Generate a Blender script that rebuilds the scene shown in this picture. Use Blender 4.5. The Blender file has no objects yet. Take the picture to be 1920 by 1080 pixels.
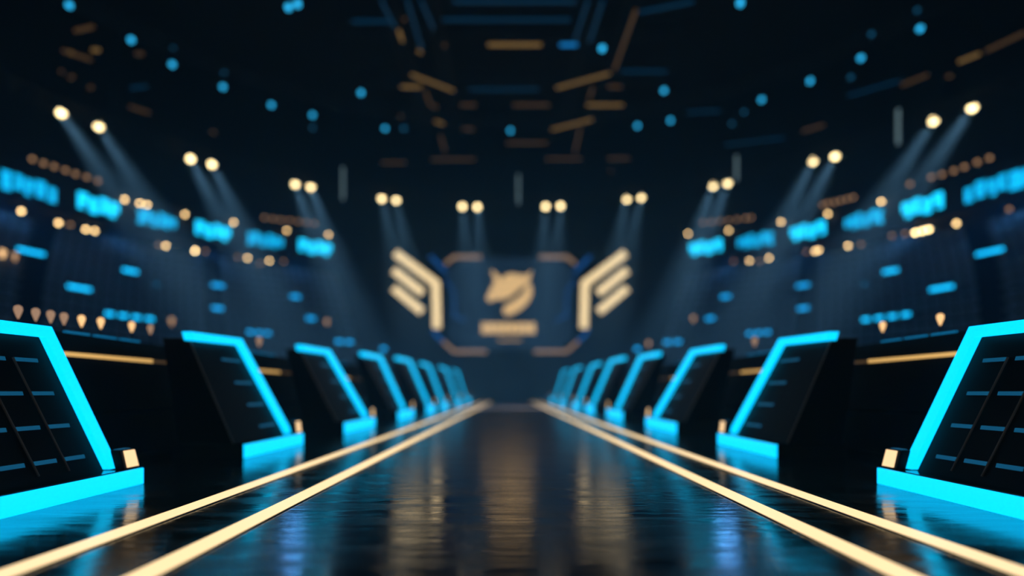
import bpy, math, random
from mathutils import Vector, Matrix
random.seed(7)
R = math.radians
S = bpy.context.scene
COL = S.collection

# ---------------------------------------------------------------- camera
F = 1100.0            # focal length in pixels of the 1920 px wide frame
VX, HY = 957.0, 735.0 # vanishing point of the aisle / horizon
cam_d = bpy.data.cameras.new('camera')
cam_d.sensor_width = 36.0
cam_d.lens = 36.0 * F / 1920.0
cam_d.shift_x = 3.0 / 1920.0
cam_d.shift_y = 195.0 / 1920.0
cam_d.clip_end = 300
cam_d.dof.use_dof = True
cam_d.dof.focus_distance = 5.2
cam_d.dof.aperture_fstop = 0.20
cam = bpy.data.objects.new('camera', cam_d)
cam.location = (0, 0, 1.0)
cam.rotation_euler = (R(90), 0, 0)
COL.objects.link(cam)
S.camera = cam

# ---------------------------------------------------------------- world + exposure
w = bpy.data.worlds.new('arena_air')
S.world = w
w.use_nodes = True
nt = w.node_tree
nt.nodes.clear()
wo = nt.nodes.new('ShaderNodeOutputWorld')
bg = nt.nodes.new('ShaderNodeBackground')
bg.inputs['Color'].default_value = (0, 0, 0, 1)
nt.links.new(bg.outputs[0], wo.inputs['Surface'])

S.view_settings.view_transform = 'Standard'
S.view_settings.look = 'None'
S.view_settings.gamma = 1.0
S.view_settings.exposure = 0.0
S.view_settings.use_curve_mapping = False
cy = S.cycles
cy.max_bounces = 5
cy.diffuse_bounces = 2
cy.glossy_bounces = 3
cy.transmission_bounces = 2
cy.volume_bounces = 0
cy.transparent_max_bounces = 4
cy.use_denoising = True
cy.denoiser = 'OPENIMAGEDENOISE'
cy.sample_clamp_indirect = 3.0
cy.sample_clamp_direct = 0.0
cy.use_adaptive_sampling = False
cy.caustics_reflective = False
cy.caustics_refractive = False

# spotlight beam colour, and blue for the fill lamps added for seats and trusses
FILL_BLUE = (0.10, 0.42, 1.0)
BEAM = (1.0, 0.88, 0.90)
K_BEAM = 36000.0
K_WASH = 1500.0
K_FILL = 850.0

def spot_lamp(name, loc, target, col, energy, size_deg, blend, rad, parent=None):
    d = bpy.data.lights.new(name, 'SPOT')
    d.color = col
    d.energy = energy
    d.spot_size = R(size_deg)
    d.spot_blend = blend
    d.shadow_soft_size = rad
    o = bpy.data.objects.new(name, d)
    COL.objects.link(o)
    loc = Vector(loc)
    o.matrix_world = Matrix.Translation(loc) @ (Vector(target) - loc).to_track_quat('-Z', 'Y').to_matrix().to_4x4()
    if parent is not None:
        m = o.matrix_world.copy()
        o.parent = parent
        o.matrix_parent_inverse = Matrix.Translation(-Vector(parent.location))
        o.matrix_world = m
    return o

# ---------------------------------------------------------------- materials
def mat(name, base, rough=0.5, metal=0.0, em=None, es=0.0, sample=True, spec=0.5, noise=0.0):
    m = bpy.data.materials.new(name)
    m.use_nodes = True
    n = m.node_tree
    b = n.nodes['Principled BSDF']
    b.inputs['Base Color'].default_value = (*base, 1)
    b.inputs['Roughness'].default_value = rough
    b.inputs['Metallic'].default_value = metal
    b.inputs['Specular IOR Level'].default_value = spec
    if em is not None:
        b.inputs['Emission Color'].default_value = (*em, 1)
        b.inputs['Emission Strength'].default_value = es
        if not sample:
            m.cycles.emission_sampling = 'NONE'
    if noise > 0:
        tc = n.nodes.new('ShaderNodeTexCoord')
        nz = n.nodes.new('ShaderNodeTexNoise')
        nz.inputs['Scale'].default_value = 6.0
        nz.inputs['Detail'].default_value = 4.0
        mr = n.nodes.new('ShaderNodeMapRange')
        mr.inputs['To Min'].default_value = max(0.02, rough - noise)
        mr.inputs['To Max'].default_value = min(1.0, rough + noise)
        n.links.new(tc.outputs['Object'], nz.inputs['Vector'])
        n.links.new(nz.outputs['Fac'], mr.inputs['Value'])
        n.links.new(mr.outputs['Result'], b.inputs['Roughness'])
    return m


M = {}
M['cyan'] = mat('cyan_led', (0.01, 0.02, 0.02), 0.4, em=(0.002, 0.95, 1.75), es=0.97)
M['cyan_base'] = mat('cyan_base_led', (0.01, 0.02, 0.02), 0.4, em=(0.002, 0.92, 1.75), es=1.0)
M['gold_strip'] = mat('gold_floor_led', (0.02, 0.02, 0.02), 0.4, em=(1.0, 0.72, 0.38), es=1.3)
M['gold'] = mat('gold_led', (0.02, 0.02, 0.02), 0.4, em=(1.0, 0.75, 0.40), es=1.7)
M['gold_face'] = mat('gold_accent', (0.02, 0.02, 0.02), 0.4, em=(1.0, 0.66, 0.34), es=1.3)
M['gold_line'] = mat('amber_line_led', (0.02, 0.02, 0.02), 0.4, em=(0.62, 0.36, 0.11), es=1.3)
M['gold_dim'] = mat('amber_line_dim', (0.02, 0.02, 0.02), 0.4, em=(0.07, 0.04, 0.015), es=1.0)
M['bracket'] = mat('dim_bronze_led', (0.02, 0.02, 0.02), 0.4, em=(0.42, 0.26, 0.16), es=1.0, sample=False)
M['lens'] = mat('warm_lens', (0.02, 0.02, 0.02), 0.3, em=(1.0, 0.77, 0.38), es=8.0, sample=False)
M['bulb'] = mat('warm_bulb', (0.02, 0.02, 0.02), 0.3, em=(1.0, 0.66, 0.28), es=11.0, sample=False)
M['bulb_bright'] = mat('warm_bulb_bright', (0.02, 0.02, 0.02), 0.3, em=(1.0, 0.70, 0.32), es=20.0, sample=False)
M['bulb_dim'] = mat('amber_bulb_dim', (0.02, 0.02, 0.02), 0.3, em=(1.0, 0.55, 0.26), es=0.9, sample=False)
M['shade'] = mat('warm_shade', (0.02, 0.02, 0.02), 0.3, em=(1.0, 0.58, 0.25), es=1.3, sample=False)
M['shade_dim'] = mat('warm_shade_dim', (0.02, 0.02, 0.02), 0.3, em=(1.0, 0.6, 0.38), es=0.38, sample=False)
M['shade_far'] = mat('warm_shade_far', (0.02, 0.02, 0.02), 0.3, em=(1.0, 0.58, 0.25), es=2.5, sample=False)
M['blue_lens'] = mat('blue_lens', (0.02, 0.02, 0.02), 0.3, em=(0.02, 0.38, 0.72), es=3.0, sample=False)
M['blue_lens_dim'] = mat('blue_lens_dim', (0.02, 0.02, 0.02), 0.3, em=(0.02, 0.22, 0.45), es=0.7, sample=False)
M['ribbon_bright'] = mat('ribbon_cyan_bright', (0.01, 0.02, 0.02), 0.4, em=(0.01, 0.80, 1.35), es=2.4)
M['ribbon_mid'] = mat('ribbon_cyan_mid', (0.01, 0.02, 0.02), 0.4, em=(0.004, 0.60, 1.15), es=1.7)
M['step'] = mat('step_led', (0.01, 0.02, 0.02), 0.4, em=(0.004, 0.48, 0.95), es=3.2, sample=False)
M['step_dim'] = mat('step_led_dim', (0.01, 0.02, 0.02), 0.4, em=(0.003, 0.32, 0.75), es=2.6, sample=False)
M['edge_dim'] = mat('edge_led_dim', (0.01, 0.02, 0.02), 0.4, em=(0.002, 0.085, 0.19), es=1.5, sample=False)
M['slot'] = mat('slot_led', (0.01, 0.02, 0.02), 0.4, em=(0.003, 0.07, 0.15), es=1.0, sample=False)
M['blue_accent'] = mat('blue_accent_led', (0.01, 0.02, 0.02), 0.4, em=(0.01, 0.12, 0.45), es=1.0, sample=False)
M['screen'] = mat('screen_glow', (0.01, 0.015, 0.02), 0.3, em=(0.010, 0.026, 0.052), es=1.0, sample=False)
M['rig_amber'] = mat('rig_amber_led', (0.02, 0.02, 0.02), 0.4, em=(0.62, 0.36, 0.11), es=0.42, sample=False)
M['rig_amber_dim'] = mat('rig_amber_led_dim', (0.02, 0.02, 0.02), 0.4, em=(0.30, 0.16, 0.06), es=0.30, sample=False)
M['rig_blue'] = mat('rig_blue_led', (0.01, 0.02, 0.02), 0.4, em=(0.005, 0.16, 0.45), es=1.7, sample=False)
M['rig_blue_glow'] = mat('rig_blue_truss_glow', (0.01, 0.02, 0.02), 0.4, em=(0.002, 0.05, 0.12), es=0.55, sample=False)  # glow that also stands in for blue light on the trusses
M['tube'] = mat('frosted_tube', (0.3, 0.3, 0.3), 0.5, em=(0.25, 0.40, 0.45), es=0.55, sample=False)
M['black'] = mat('black_lacquer', (0.0025, 0.0045, 0.006), 0.5, spec=0.10, noise=0.06)
M['body'] = mat('black_cabinet', (0.003, 0.005, 0.0065), 0.5, spec=0.12, noise=0.08)
M['gloss'] = mat('gloss_black_top', (0.006, 0.008, 0.010), 0.10)
M['wire'] = mat('bronze_trim', (0.30, 0.25, 0.23), 0.5, metal=0.3)
M['steel'] = mat('dark_steel', (0.05, 0.055, 0.06), 0.45, metal=0.7, noise=0.1)
M['concrete'] = mat('dark_concrete', (0.018, 0.022, 0.027), 0.85, noise=0.1)
M['seat'] = mat('blue_grey_seat', (0.50, 0.60, 0.66), 0.5)
M['wall'] = mat('black_wall', (0.02, 0.024, 0.03), 0.85, noise=0.1)
M['ceiling'] = mat('black_ceiling', (0.012, 0.012, 0.014), 0.9, noise=0.08)
M['fascia'] = mat('fascia_black', (0.02, 0.024, 0.028), 0.5, noise=0.1)

# wet-looking glossy black stage floor: uneven sheen and fine cross ripples
mf = mat('polished_black_floor', (0.022, 0.022, 0.024), 0.2)
n = mf.node_tree
b = n.nodes['Principled BSDF']
tc = n.nodes.new('ShaderNodeTexCoord')
mp = n.nodes.new('ShaderNodeMapping'); mp.inputs['Scale'].default_value = (0.55, 2.4, 1)
n1 = n.nodes.new('ShaderNodeTexNoise'); n1.inputs['Scale'].default_value = 1.5; n1.inputs['Detail'].default_value = 6; n1.inputs['Roughness'].default_value = 0.6
r1 = n.nodes.new('ShaderNodeMapRange'); r1.inputs['From Min'].default_value = 0.35; r1.inputs['From Max'].default_value = 0.68
r1.inputs['To Min'].default_value = 0.06; r1.inputs['To Max'].default_value = 0.25
n2 = n.nodes.new('ShaderNodeTexNoise'); n2.inputs['Scale'].default_value = 4.0; n2.inputs['Detail'].default_value = 5; n2.inputs['Distortion'].default_value = 0.8
bp = n.nodes.new('ShaderNodeBump'); bp.inputs['Strength'].default_value = 0.22; bp.inputs['Distance'].default_value = 0.015
n.links.new(tc.outputs['Object'], mp.inputs['Vector'])
n.links.new(mp.outputs[0], n1.inputs['Vector'])
n.links.new(mp.outputs[0], n2.inputs['Vector'])
n.links.new(n1.outputs['Fac'], r1.inputs['Value'])
n.links.new(r1.outputs['Result'], b.inputs['Roughness'])
n.links.new(n2.outputs['Fac'], bp.inputs['Height'])
n.links.new(bp.outputs[0], b.inputs['Normal'])
b.inputs['IOR'].default_value = 3.8
M['floor'] = mf

# ---------------------------------------------------------------- mesh helper
class MB:
    def __init__(s):
        s.v = []; s.f = []
    def add(s, vs, fs):
        o = len(s.v)
        s.v += [tuple(p) for p in vs]
        s.f += [tuple(i + o for i in f) for f in fs]
        return s
    def hexa(s, p):   # 8 points: bottom 4 then top 4
        return s.add(p, [(0, 3, 2, 1), (4, 5, 6, 7), (0, 1, 5, 4), (1, 2, 6, 5), (2, 3, 7, 6), (3, 0, 4, 7)])
    def box(s, a, c):
        x0, x1 = sorted((a[0], c[0])); y0, y1 = sorted((a[1], c[1])); z0, z1 = sorted((a[2], c[2]))
        return s.hexa([(x0, y0, z0), (x1, y0, z0), (x1, y1, z0), (x0, y1, z0), (x0, y0, z1), (x1, y0, z1), (x1, y1, z1), (x0, y1, z1)])
    def prism(s, poly, off):   # poly: 3D points, off: extrusion vector
        nn = len(poly); off = Vector(off)
        a = [Vector(p) for p in poly]
        fs = [tuple(range(nn - 1, -1, -1)), tuple(range(nn, 2 * nn))]
        fs += [(i, (i + 1) % nn, nn + (i + 1) % nn, nn + i) for i in range(nn)]
        return s.add(a + [p + off for p in a], fs)
    def tube(s, a, c, r, n=6, cap=True):
        a = Vector(a); c = Vector(c); d = (c - a)
        if d.length < 1e-6: return s
        q = d.to_track_quat('Z', 'Y')
        ring = [q @ Vector((r * math.cos(2 * math.pi * i / n), r * math.sin(2 * math.pi * i / n), 0)) for i in range(n)]
        vs = [a + p for p in ring] + [c + p for p in ring]
        fs = [(i, (i + 1) % n, n + (i + 1) % n, n + i) for i in range(n)]
        if cap: fs += [tuple(range(n - 1, -1, -1)), tuple(range(n, 2 * n))]
        return s.add(vs, fs)
    def lathe(s, a, axis, prof, n=16):   # prof: (radius, height) along axis
        a = Vector(a); q = Vector(axis).to_track_quat('Z', 'Y')
        vs = []
        for r, h in prof:
            for i in range(n):
                t = 2 * math.pi * i / n
                vs.append(a + q @ Vector((r * math.cos(t), r * math.sin(t), h)))
        fs = []
        for k in range(len(prof) - 1):
            for i in range(n):
                fs.append((k * n + i, k * n + (i + 1) % n, (k + 1) * n + (i + 1) % n, (k + 1) * n + i))
        fs.append(tuple(range(n - 1, -1, -1)))
        fs.append(tuple(range((len(prof) - 1) * n, len(prof) * n)))
        return s.add(vs, fs)
    def arc(s, c, a0, a1, prof, n):      # prof: closed loop of (r, z), swept by angle from +Y
        m = len(prof); vs = []
        for i in range(n + 1):
            t = a0 + (a1 - a0) * i / n
            for r, z in prof:
                vs.append((r * math.sin(t), c + r * math.cos(t), z))
        fs = []
        for i in range(n):
            for k in range(m):
                fs.append((i * m + k, i * m + (k + 1) % m, (i + 1) * m + (k + 1) % m, (i + 1) * m + k))
        fs.append(tuple(range(m - 1, -1, -1)))
        fs.append(tuple(range(n * m, (n + 1) * m)))
        return s.add(vs, fs)
    def build(s, name, material, parent=None, smooth=False, bevel=0.0):
        me = bpy.data.meshes.new(name)
        loc = Vector((0, 0, 0))
        if parent is not None:
            p = parent
            while p is not None:
                loc += p.location
                p = p.parent
        me.from_pydata([tuple(Vector(v) - loc) for v in s.v], [], s.f)
        me.materials.append(M[material] if isinstance(material, str) else material)
        me.validate()
        import bmesh
        bm = bmesh.new(); bm.from_mesh(me)
        bmesh.ops.recalc_face_normals(bm, faces=bm.faces)
        bm.to_mesh(me); bm.free()
        if smooth:
            for p in me.polygons: p.use_smooth = True
        o = bpy.data.objects.new(name, me)
        COL.objects.link(o)
        if parent is not None: o.parent = parent
        if bevel > 0:
            md = o.modifiers.new('bevel', 'BEVEL'); md.width = bevel; md.segments = 2; md.limit_method = 'ANGLE'
        return o

def tag(o, label=None, cat=None, group=None, kind=None):
    if label: o['label'] = label
    if cat: o['category'] = cat
    if group: o['group'] = group
    if kind: o['kind'] = kind
    return o

def empty(name, loc, label=None, cat=None, group=None, kind=None):
    o = bpy.data.objects.new(name, None)
    o.empty_display_size = 0.3
    o.location = loc
    COL.objects.link(o)
    return tag(o, label, cat, group, kind)

def at(px, py, Y):
    return Vector(((px - VX) * Y / F, Y, 1 + (HY - py) * Y / F))

def on_ring(px, py, c, rr):
    k = (px - VX) / F
    A = k * k + 1; B = -2 * c; Cc = c * c - rr * rr
    Y = (-B + math.sqrt(B * B - 4 * A * Cc)) / (2 * A)
    return at(px, py, Y)

def on_rake(px, py):
    """point of the lower seating rake seen at this pixel"""
    k = (px - VX) / F; kz = (HY - py) / F
    Y = 8.0
    while Y < 75:
        r = math.hypot(k * Y, Y - BC)
        if Y > 20 and r > RA and (1 + kz * Y) <= ZA + (r - RA) * 0.8 + 0.55:
            break
        Y += 0.05
    return at(px, py, Y)

# ---------------------------------------------------------------- setting
BC = 28.0            # centre of the round hall on the aisle axis
RA, ZA = 24.0, 3.7   # inner edge of the lower rake
ROWS = 12
fl = MB().box((-39, -10.6, -0.3), (39, 67, 0.0)).build('floor', 'floor')
tag(fl, 'polished black reflective arena floor', kind='structure')
MBw = MB()
MBw.arc(BC, 0, 2 * math.pi, [(38.8, -0.3), (39.4, -0.3), (39.4, 31), (38.8, 31)], 96)
wl = MBw.build('wall_outer', 'wall'); tag(wl, 'dark round outer wall of the arena', kind='structure')
cl = MB().lathe((0, BC, 31), (0, 0, 1), [(39.4, 0), (39.4, 0.4)], 96).build('ceiling', 'ceiling')
tag(cl, 'black arena ceiling above the rigging', kind='structure')

# stage haze filling the lower part of the hall, below the roof rigging
hm = bpy.data.materials.new('stage_haze'); hm.use_nodes = True
ht = hm.node_tree; ht.nodes.clear()
ho = ht.nodes.new('ShaderNodeOutputMaterial')
va = ht.nodes.new('ShaderNodeVolumeScatter'); vb = ht.nodes.new('ShaderNodeVolumeAbsorption'); vd = ht.nodes.new('ShaderNodeAddShader')
for v_ in (va, vb):
    v_.inputs['Color'].default_value = (0.22, 0.62, 1.0, 1)
    v_.inputs['Density'].default_value = 0.0085
ht.links.new(va.outputs[0], vd.inputs[0]); ht.links.new(vb.outputs[0], vd.inputs[1]); ht.links.new(vd.outputs[0], ho.inputs['Volume'])
M['haze'] = hm
hz_ = MB().lathe((0, BC, 0.002), (0, 0, 1), [(38.7, 0), (38.7, 19.6)], 96).build('haze', 'haze')
tag(hz_, 'thin blue haze hanging in the lower hall', 'haze', kind='stuff')

# ---------------------------------------------------------------- floor light strips
for side, L, Y1, nm in ((-1, 2.755, 59.5, 'outer left gold light strip running along the floor beside the left booths'),
                        (-1, 1.985, 59.5, 'inner left gold light strip running along the floor next to the aisle'),
                        (1, 2.13, 59.5, 'inner right gold light strip running along the floor next to the aisle'),
                        (1, 2.815, 59.5, 'outer right gold light strip running along the floor beside the right booths')):
    o = empty('floor_light_strip', (side * L, 1.0, 0), nm, 'light strip', 'gold light strips on the floor')
    MB().box((side * L - 0.09, 1.0, 0.0), (side * L + 0.09, Y1, 0.008)).build('channel', 'steel', o)
    MB().box((side * L - 0.082, 1.0, 0.008), (side * L + 0.082, Y1, 0.014)).build('diffuser', 'gold_strip', o)

# ---------------------------------------------------------------- player booths
LEAN = 0.3
def plane_pt(d, py):        # pixel -> (Y, z) on the leaning side plane
    A = 4.12 + LEAN * 0.8
    Y = A / (d / F - LEAN * (HY - py) / F)
    return Y, 1 + (HY - py) * Y / F
booth_px = [  # TL, C, B of the light frame's centre line, px from the aisle axis
    ((1027, 603), (865, 622), (752, 858)),
    ((596, 630), (505, 641), (418, 802)),
    ((389, 652), (339, 660), (272, 775)),
    ((273, 664), (242, 670), (197, 768)),
    ((209, 672), (187, 677), (151, 760)),
    ((164, 682), (151, 686), (125, 755)),
    ((129, 689), (119, 692), (99, 750)),
    ((105, 694), (98, 697), (83, 747)),
]
base_end = [6.38, 11.3, 17.3, 24.3, 31.3, 37.5, 47.4, 58.6]
base_len = [2.5, 2.45, 3.1, 3.3, 3.2, 3.4, 4.2, 5.0]
base_h = [0.19, 0.22, 0.27, 0.32, 0.36, 0.40, 0.44, 0.50]
ORD = ['first', 'second', 'third', 'fourth', 'fifth', 'sixth', 'seventh', 'eighth']
LOOK = ['with a grid of dim slots', 'with one column of dim blue slots', 'with faint blue slots',
        'partly behind the third', 'partly behind the fourth', 'hazy, with a dim blue frame', 'small and overlapping its neighbours', 'smallest, by the stage']

def booth(side, k):
    sd = 'left' if side < 0 else 'right'
    e = base_end[k]; st = e - base_len[k]; h = base_h[k]
    sc = 1.0 + 0.12 * k
    X = lambda L: side * L
    root = empty('player_booth', (X(4.7), (e + st) / 2, 0),
                 '%s black cyan-framed booth of the %s row, %s' % (ORD[k], sd, LOOK[k]), 'booth',
                 'player booths lining the aisle')
    # plinth
    MB().box((X(4.03), st, 0), (X(5.08), e, h - 0.012)).build('plinth', 'body', root)
    MB().box((X(4.005), st + 0.01, h - 0.012), (X(5.08), e - 0.01, h)).build('plinth_top', 'gloss', root)
    MB().box((X(3.985), st, 0.004), (X(4.03), e, h - 0.012)).build('base_light', 'cyan_base', root, bevel=0.006)
    (a, b_, c_) = booth_px[k]
    TL, C, Bp = plane_pt(*a), plane_pt(*b_), plane_pt(*c_)
    # run the slanted bar down to just above the plinth
    t = (C[1] - (h + 0.03)) / (C[1] - Bp[1])
    Bp = (C[0] + (Bp[0] - C[0]) * t, h + 0.03)
    if Bp[0] > e - 0.45: pass
    lat = lambda z: 4.12 + LEAN * (z - 0.2)
    def P(u, z, off=0.0):
        return Vector((X(lat(z) + off), u, z))
    wt = 0.058 * (1 + 0.10 * min(k, 3)); ws = 0.072 * (1 + 0.42 * min(k, 3) + 0.35 * max(0, k - 3))   # half widths: top bar, slanted bar
    T = 0.125 * (1 + 0.12 * k)
    dx, dz = Bp[0] - C[0], Bp[1] - C[1]
    ln = math.hypot(dx, dz); ux, uz = dx / ln, dz / ln
    nx, nz = -uz, ux        # normal pointing up and away
    if nx < 0: nx, nz = -nx, -nz
    # outer / inner corner where offset lines cross
    def cross(z, s):
        # point on the slanted line offset by s*ws at height z
        px, pz = C[0] + nx * ws * s, C[1] + nz * ws * s
        return (px + (z - pz) * ux / uz, z)
    z_t, z_b = C[1] + wt, C[1] - wt
    oc, ic = cross(z_t, 1), cross(z_b, -1)
    zb = h + 0.012
    tip_z = zb + 0.10 * sc
    oB = cross(tip_z, 1); m2 = cross(zb, 0.35); iB = cross(zb, -1)
    poly = [(TL[0], TL[1] + wt), oc, oB, m2, iB, ic, (TL[0], TL[1] - wt)]
    MB().prism([P(u, z) for u, z in poly], (X(T), 0, 0)).build('frame_light', 'cyan', root, bevel=0.006)
    # side panel inside the frame, set back
    pb = (st + 0.05, h)
    poly = [(TL[0] + 0.02, TL[1] - wt), ic, (iB[0], h), pb]
    panel = MB().prism([P(u, z, T * 0.55) for u, z in poly], (X(0.06), 0, 0)).build('side_panel', 'black', root)
    # metal edge down the near side of the panel
    MB().tube(P(TL[0] + 0.03, TL[1] - wt, T * 0.55), P(pb[0], pb[1], T * 0.55), 0.012 * sc, 6).build('edge_trim', 'wire', panel)
    # light slots
    nrow = 4; ncol = 3 if k == 0 else 1
    for r in range(nrow):
        f = (r + 0.75) / (nrow + 0.3)
        z = ic[1] + (h - ic[1]) * f
        uR = cross(z, -1)[0] - 0.17 * sc
        for cidx in range(ncol):
            wd = 0.26 * sc if k == 0 else 0.62 * (1 + 0.3 * (k - 1))
            u1 = uR - cidx * 0.36 * sc; u0 = u1 - wd
            mn = TL[0] + (pb[0] - TL[0]) * (TL[1] - z) / (TL[1] - h) + 0.05
            if u1 - mn < 0.12: continue
            u0 = max(u0, mn)
            hh = 0.018 * sc
            MB().prism([P(u0, z - hh, T * 0.55 - 0.012), P(u1, z - hh, T * 0.55 - 0.012), P(u1, z + hh, T * 0.55 - 0.012), P(u0, z + hh, T * 0.55 - 0.012)],
                       (X(0.014), 0, 0)).build('light_slot', 'slot', panel)
    if k == 0:
        for c2 in range(2):
            for (za, zc) in ((ic[1] - 0.22, h + 0.06),):
                ua = cross(za, -1)[0] - 0.45 - c2 * 0.36; uc = cross(zc, -1)[0] - 0.45 - c2 * 0.36
                uc = uc - 0.0
                MB().tube(P(ua, za, T * 0.55 - 0.016), P(uc, zc, T * 0.55 - 0.016), 0.011, 6).build('diagonal_trim', 'wire', panel)
    # cabinet behind the panel
    zt = TL[1] - wt * 0.4
    o0 = T * 0.55 + 0.06
    def Q(u, z, L=None):
        return (X(L), u, z) if L else tuple(P(u, z, o0))
    p8 = [Q(st + 0.06, h), Q(iB[0] - 0.05, h), (X(5.05), iB[0] - 0.05, h), (X(5.05), st + 0.06, h),
          Q(TL[0] + 0.03, zt), Q(oc[0] - 0.12, zt), (X(5.05), oc[0] - 0.12, zt), (X(5.05), TL[0] + 0.03, zt)]
    MB().hexa(p8).build('cabinet', 'body', root)
    # corner block with amber face at the far end of the plinth
    y0, y1 = e - 0.40 * sc ** 0.5, e - 0.03
    L0 = 4.02
    bt = h + 0.21 * sc
    cb = MB().prism([(X(L0), y0 + 0.13, h), (X(L0), y1, h), (X(L0), y1 - 0.07, bt), (X(L0), y0 + 0.05, bt)], (X(0.10), 0, 0)).build('corner_block', 'black', root, bevel=0.012)
    za, zc = h + 0.018, bt - 0.012
    MB().prism([(X(L0 - 0.012), y1 - 0.20 * sc ** 0.5, za), (X(L0 - 0.012), y1 - 0.02, za), (X(L0 - 0.012), y1 - 0.09, zc), (X(L0 - 0.012), y1 - 0.26 * sc ** 0.5, zc)],
               (X(0.014), 0, 0)).build('accent_light', 'gold_face', cb)
    MB().box((X(L0 + 0.02), y0 + 0.08, bt), (X(L0 + 0.08), y1 - 0.12, bt + 0.008)).build('top_light', 'slot', cb)
    return root

for side in (-1, 1):
    for k in range(8):
        booth(side, k)

# counters between the booths, against the back line
for side in (-1, 1):
    sd = 'left' if side < 0 else 'right'
    for k in range(8):
        y0 = 3.6 if k == 0 else base_end[k - 1] + 0.15 * k
        y0 = [4.2, 6.6, 11.6, 17.7, 24.7, 31.7, 37.9, 47.8][k]
        y1 = [9.0, 11.2, 17.2, 24.2, 31.2, 37.4, 41.6, 51.4][k]
        if k == 0:
            y0, y1 = 2.2, 6.55
        zt = [1.74, 1.74, 1.85, 1.95, 2.1, 2.2, 2.3, 2.35][k]
        X = lambda L: side * L
        nxt = 'behind the first booth' if k == 0 else 'between the %s and %s booths' % (ORD[k - 1], ORD[k])
        cm = 'black counter wall %s of the %s row' % (nxt, sd)
        root = empty('counter', (X(5.8), (y0 + y1) / 2, 0), cm, 'counter', 'counter walls between booths')
        MB().box((X(5.55), y0, 0), (X(6.1), y1, zt)).build('counter_body', 'body', root)
        MB().box((X(5.40), y0, 0.0), (X(5.55), y1, 0.10)).build('kick_plate', 'gloss', root)
        MB().box((X(5.45), y0, 0.70), (X(5.55), y1, 0.735)).build('shelf', 'gloss', root)
        g0, g1 = (y0 + 0.4, y0 + 2.45) if k else (y0, y1)
        MB().box((X(5.515), g0, 1.45), (X(5.55), g1, 1.50)).build('amber_light', 'gold_line', root)
        if k:
            MB().box((X(5.53), g1 + 0.02, 1.455), (X(5.55), y1, 1.495)).build('dim_amber_light', 'gold_dim', root)
        yy = y0 + 0.7
        while yy + 0.4 < min(y1, y0 + 2.2):
            MB().box((X(5.53), yy, zt), (X(5.57), yy + 0.42, zt + 0.025)).build('edge_light', 'edge_dim', root)
            yy += 0.52

# ---------------------------------------------------------------- lower grandstand
A0, A1 = R(26), R(104)
for side in (-1, 1):
    sd = 'left' if side < 0 else 'right'
    g = empty('grandstand', (side * 24, BC, 0), 'dark curved seating stand on the %s side of the arena' % sd, 'grandstand', 'seating stands')
    prof = [(RA, 0.0), (RA, ZA)]
    for i in range(ROWS):
        r = RA + 0.4 + i * 1.0
        z = ZA - 0.35 + i * 0.8
        if i == 0:
            prof += [(RA + 0.15, ZA), (RA + 0.15, z)]
        prof += [(r + 0.6, z), (r + 0.6, z + 0.8)]
    prof += [(38.0, prof[-1][1]), (38.0, 0.0)]
    MB().arc(BC, side * A0, side * A1, prof, 40).build('terrace', 'concrete', g)
    MB().arc(BC, side * A0, side * A1, [(RA - 0.06, ZA - 0.04), (RA + 0.2, ZA - 0.04), (RA + 0.2, ZA + 0.05), (RA - 0.06, ZA + 0.05)], 40).build('rail_cap', 'steel', g)
    # balcony front that carries the ribbon screens
    MB().arc(BC, side * R(27), side * A1, [(36.9, 14.3), (37.6, 14.3), (37.6, 17.0), (36.9, 17.0)], 40).build('balcony_front', 'fascia', g)
    MB().arc(BC, side * R(27), side * A1, [(36.75, 17.0), (37.7, 17.0), (37.7, 17.12), (36.75, 17.12)], 40).build('balcony_rail', 'steel', g)
    MB().arc(BC, side * R(27), side * A1, [(37.6, 14.3), (38.75, 14.3), (38.75, 14.5), (37.6, 14.5)], 40).build('balcony_floor', 'concrete', g)

# seats
def seat_mesh(mb, M4):
    def hexa(x0, x1, y0, y1, z0, z1, lean=0.0):
        pts = [(x0, y0, z0), (x1, y0, z0), (x1, y1, z0), (x0, y1, z0), (x0, y0 + lean, z1), (x1, y0 + lean, z1), (x1, y1 + lean, z1), (x0, y1 + lean, z1)]
        mb.hexa([M4 @ Vector(p) for p in pts])
    hexa(-0.24, 0.24, -0.22, 0.22, 0.38, 0.46)
    hexa(-0.24, 0.24, 0.20, 0.27, 0.44, 0.92, 0.08)
    hexa(-0.03, 0.03, -0.05, 0.05, 0.0, 0.38)
    hexa(-0.28, -0.24, -0.18, 0.2, 0.58, 0.62)
    hexa(0.24, 0.28, -0.18, 0.2, 0.58, 0.62)
    hexa(-0.27, -0.25, 0.1, 0.2, 0.40, 0.58)
    hexa(0.25, 0.27, 0.1, 0.2, 0.40, 0.58)
cands = []
for side in (-1, 1):
    for i in range(ROWS):
        r = RA + 0.4 + i * 1.0 + 0.2
        if i == 0: r += 0.1
        z = ZA - 0.35 + i * 0.8
        st = 0.72 / r
        a = R(27.5)
        j = 0
        while a < R(102):
            x, y = r * math.sin(a) * side, BC + r * math.cos(a)
            # stairs every 16 seats
            if (j % 17) not in (0, 1):
                px = VX + x * F / y if y > 1 else -999
                cands.append((math.hypot(x, y), x, y, z, a * side, 0 < px < 1920, i))
            a += st; j += 1
cands.sort()
vis = [c for c in cands if c[5]]
near = [c for c in vis if c[6] < 12][:300]
ns = set(id(c) for c in near)
mb = MB(); seat_mesh(mb, Matrix.Identity(4))
proto = mb.build('stadium_seat', 'seat')
tag(proto, 'grey-blue plastic tip-up seat in the unlit lower rows of the seating stand', 'seat', 'stadium seats in the stands')
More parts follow.
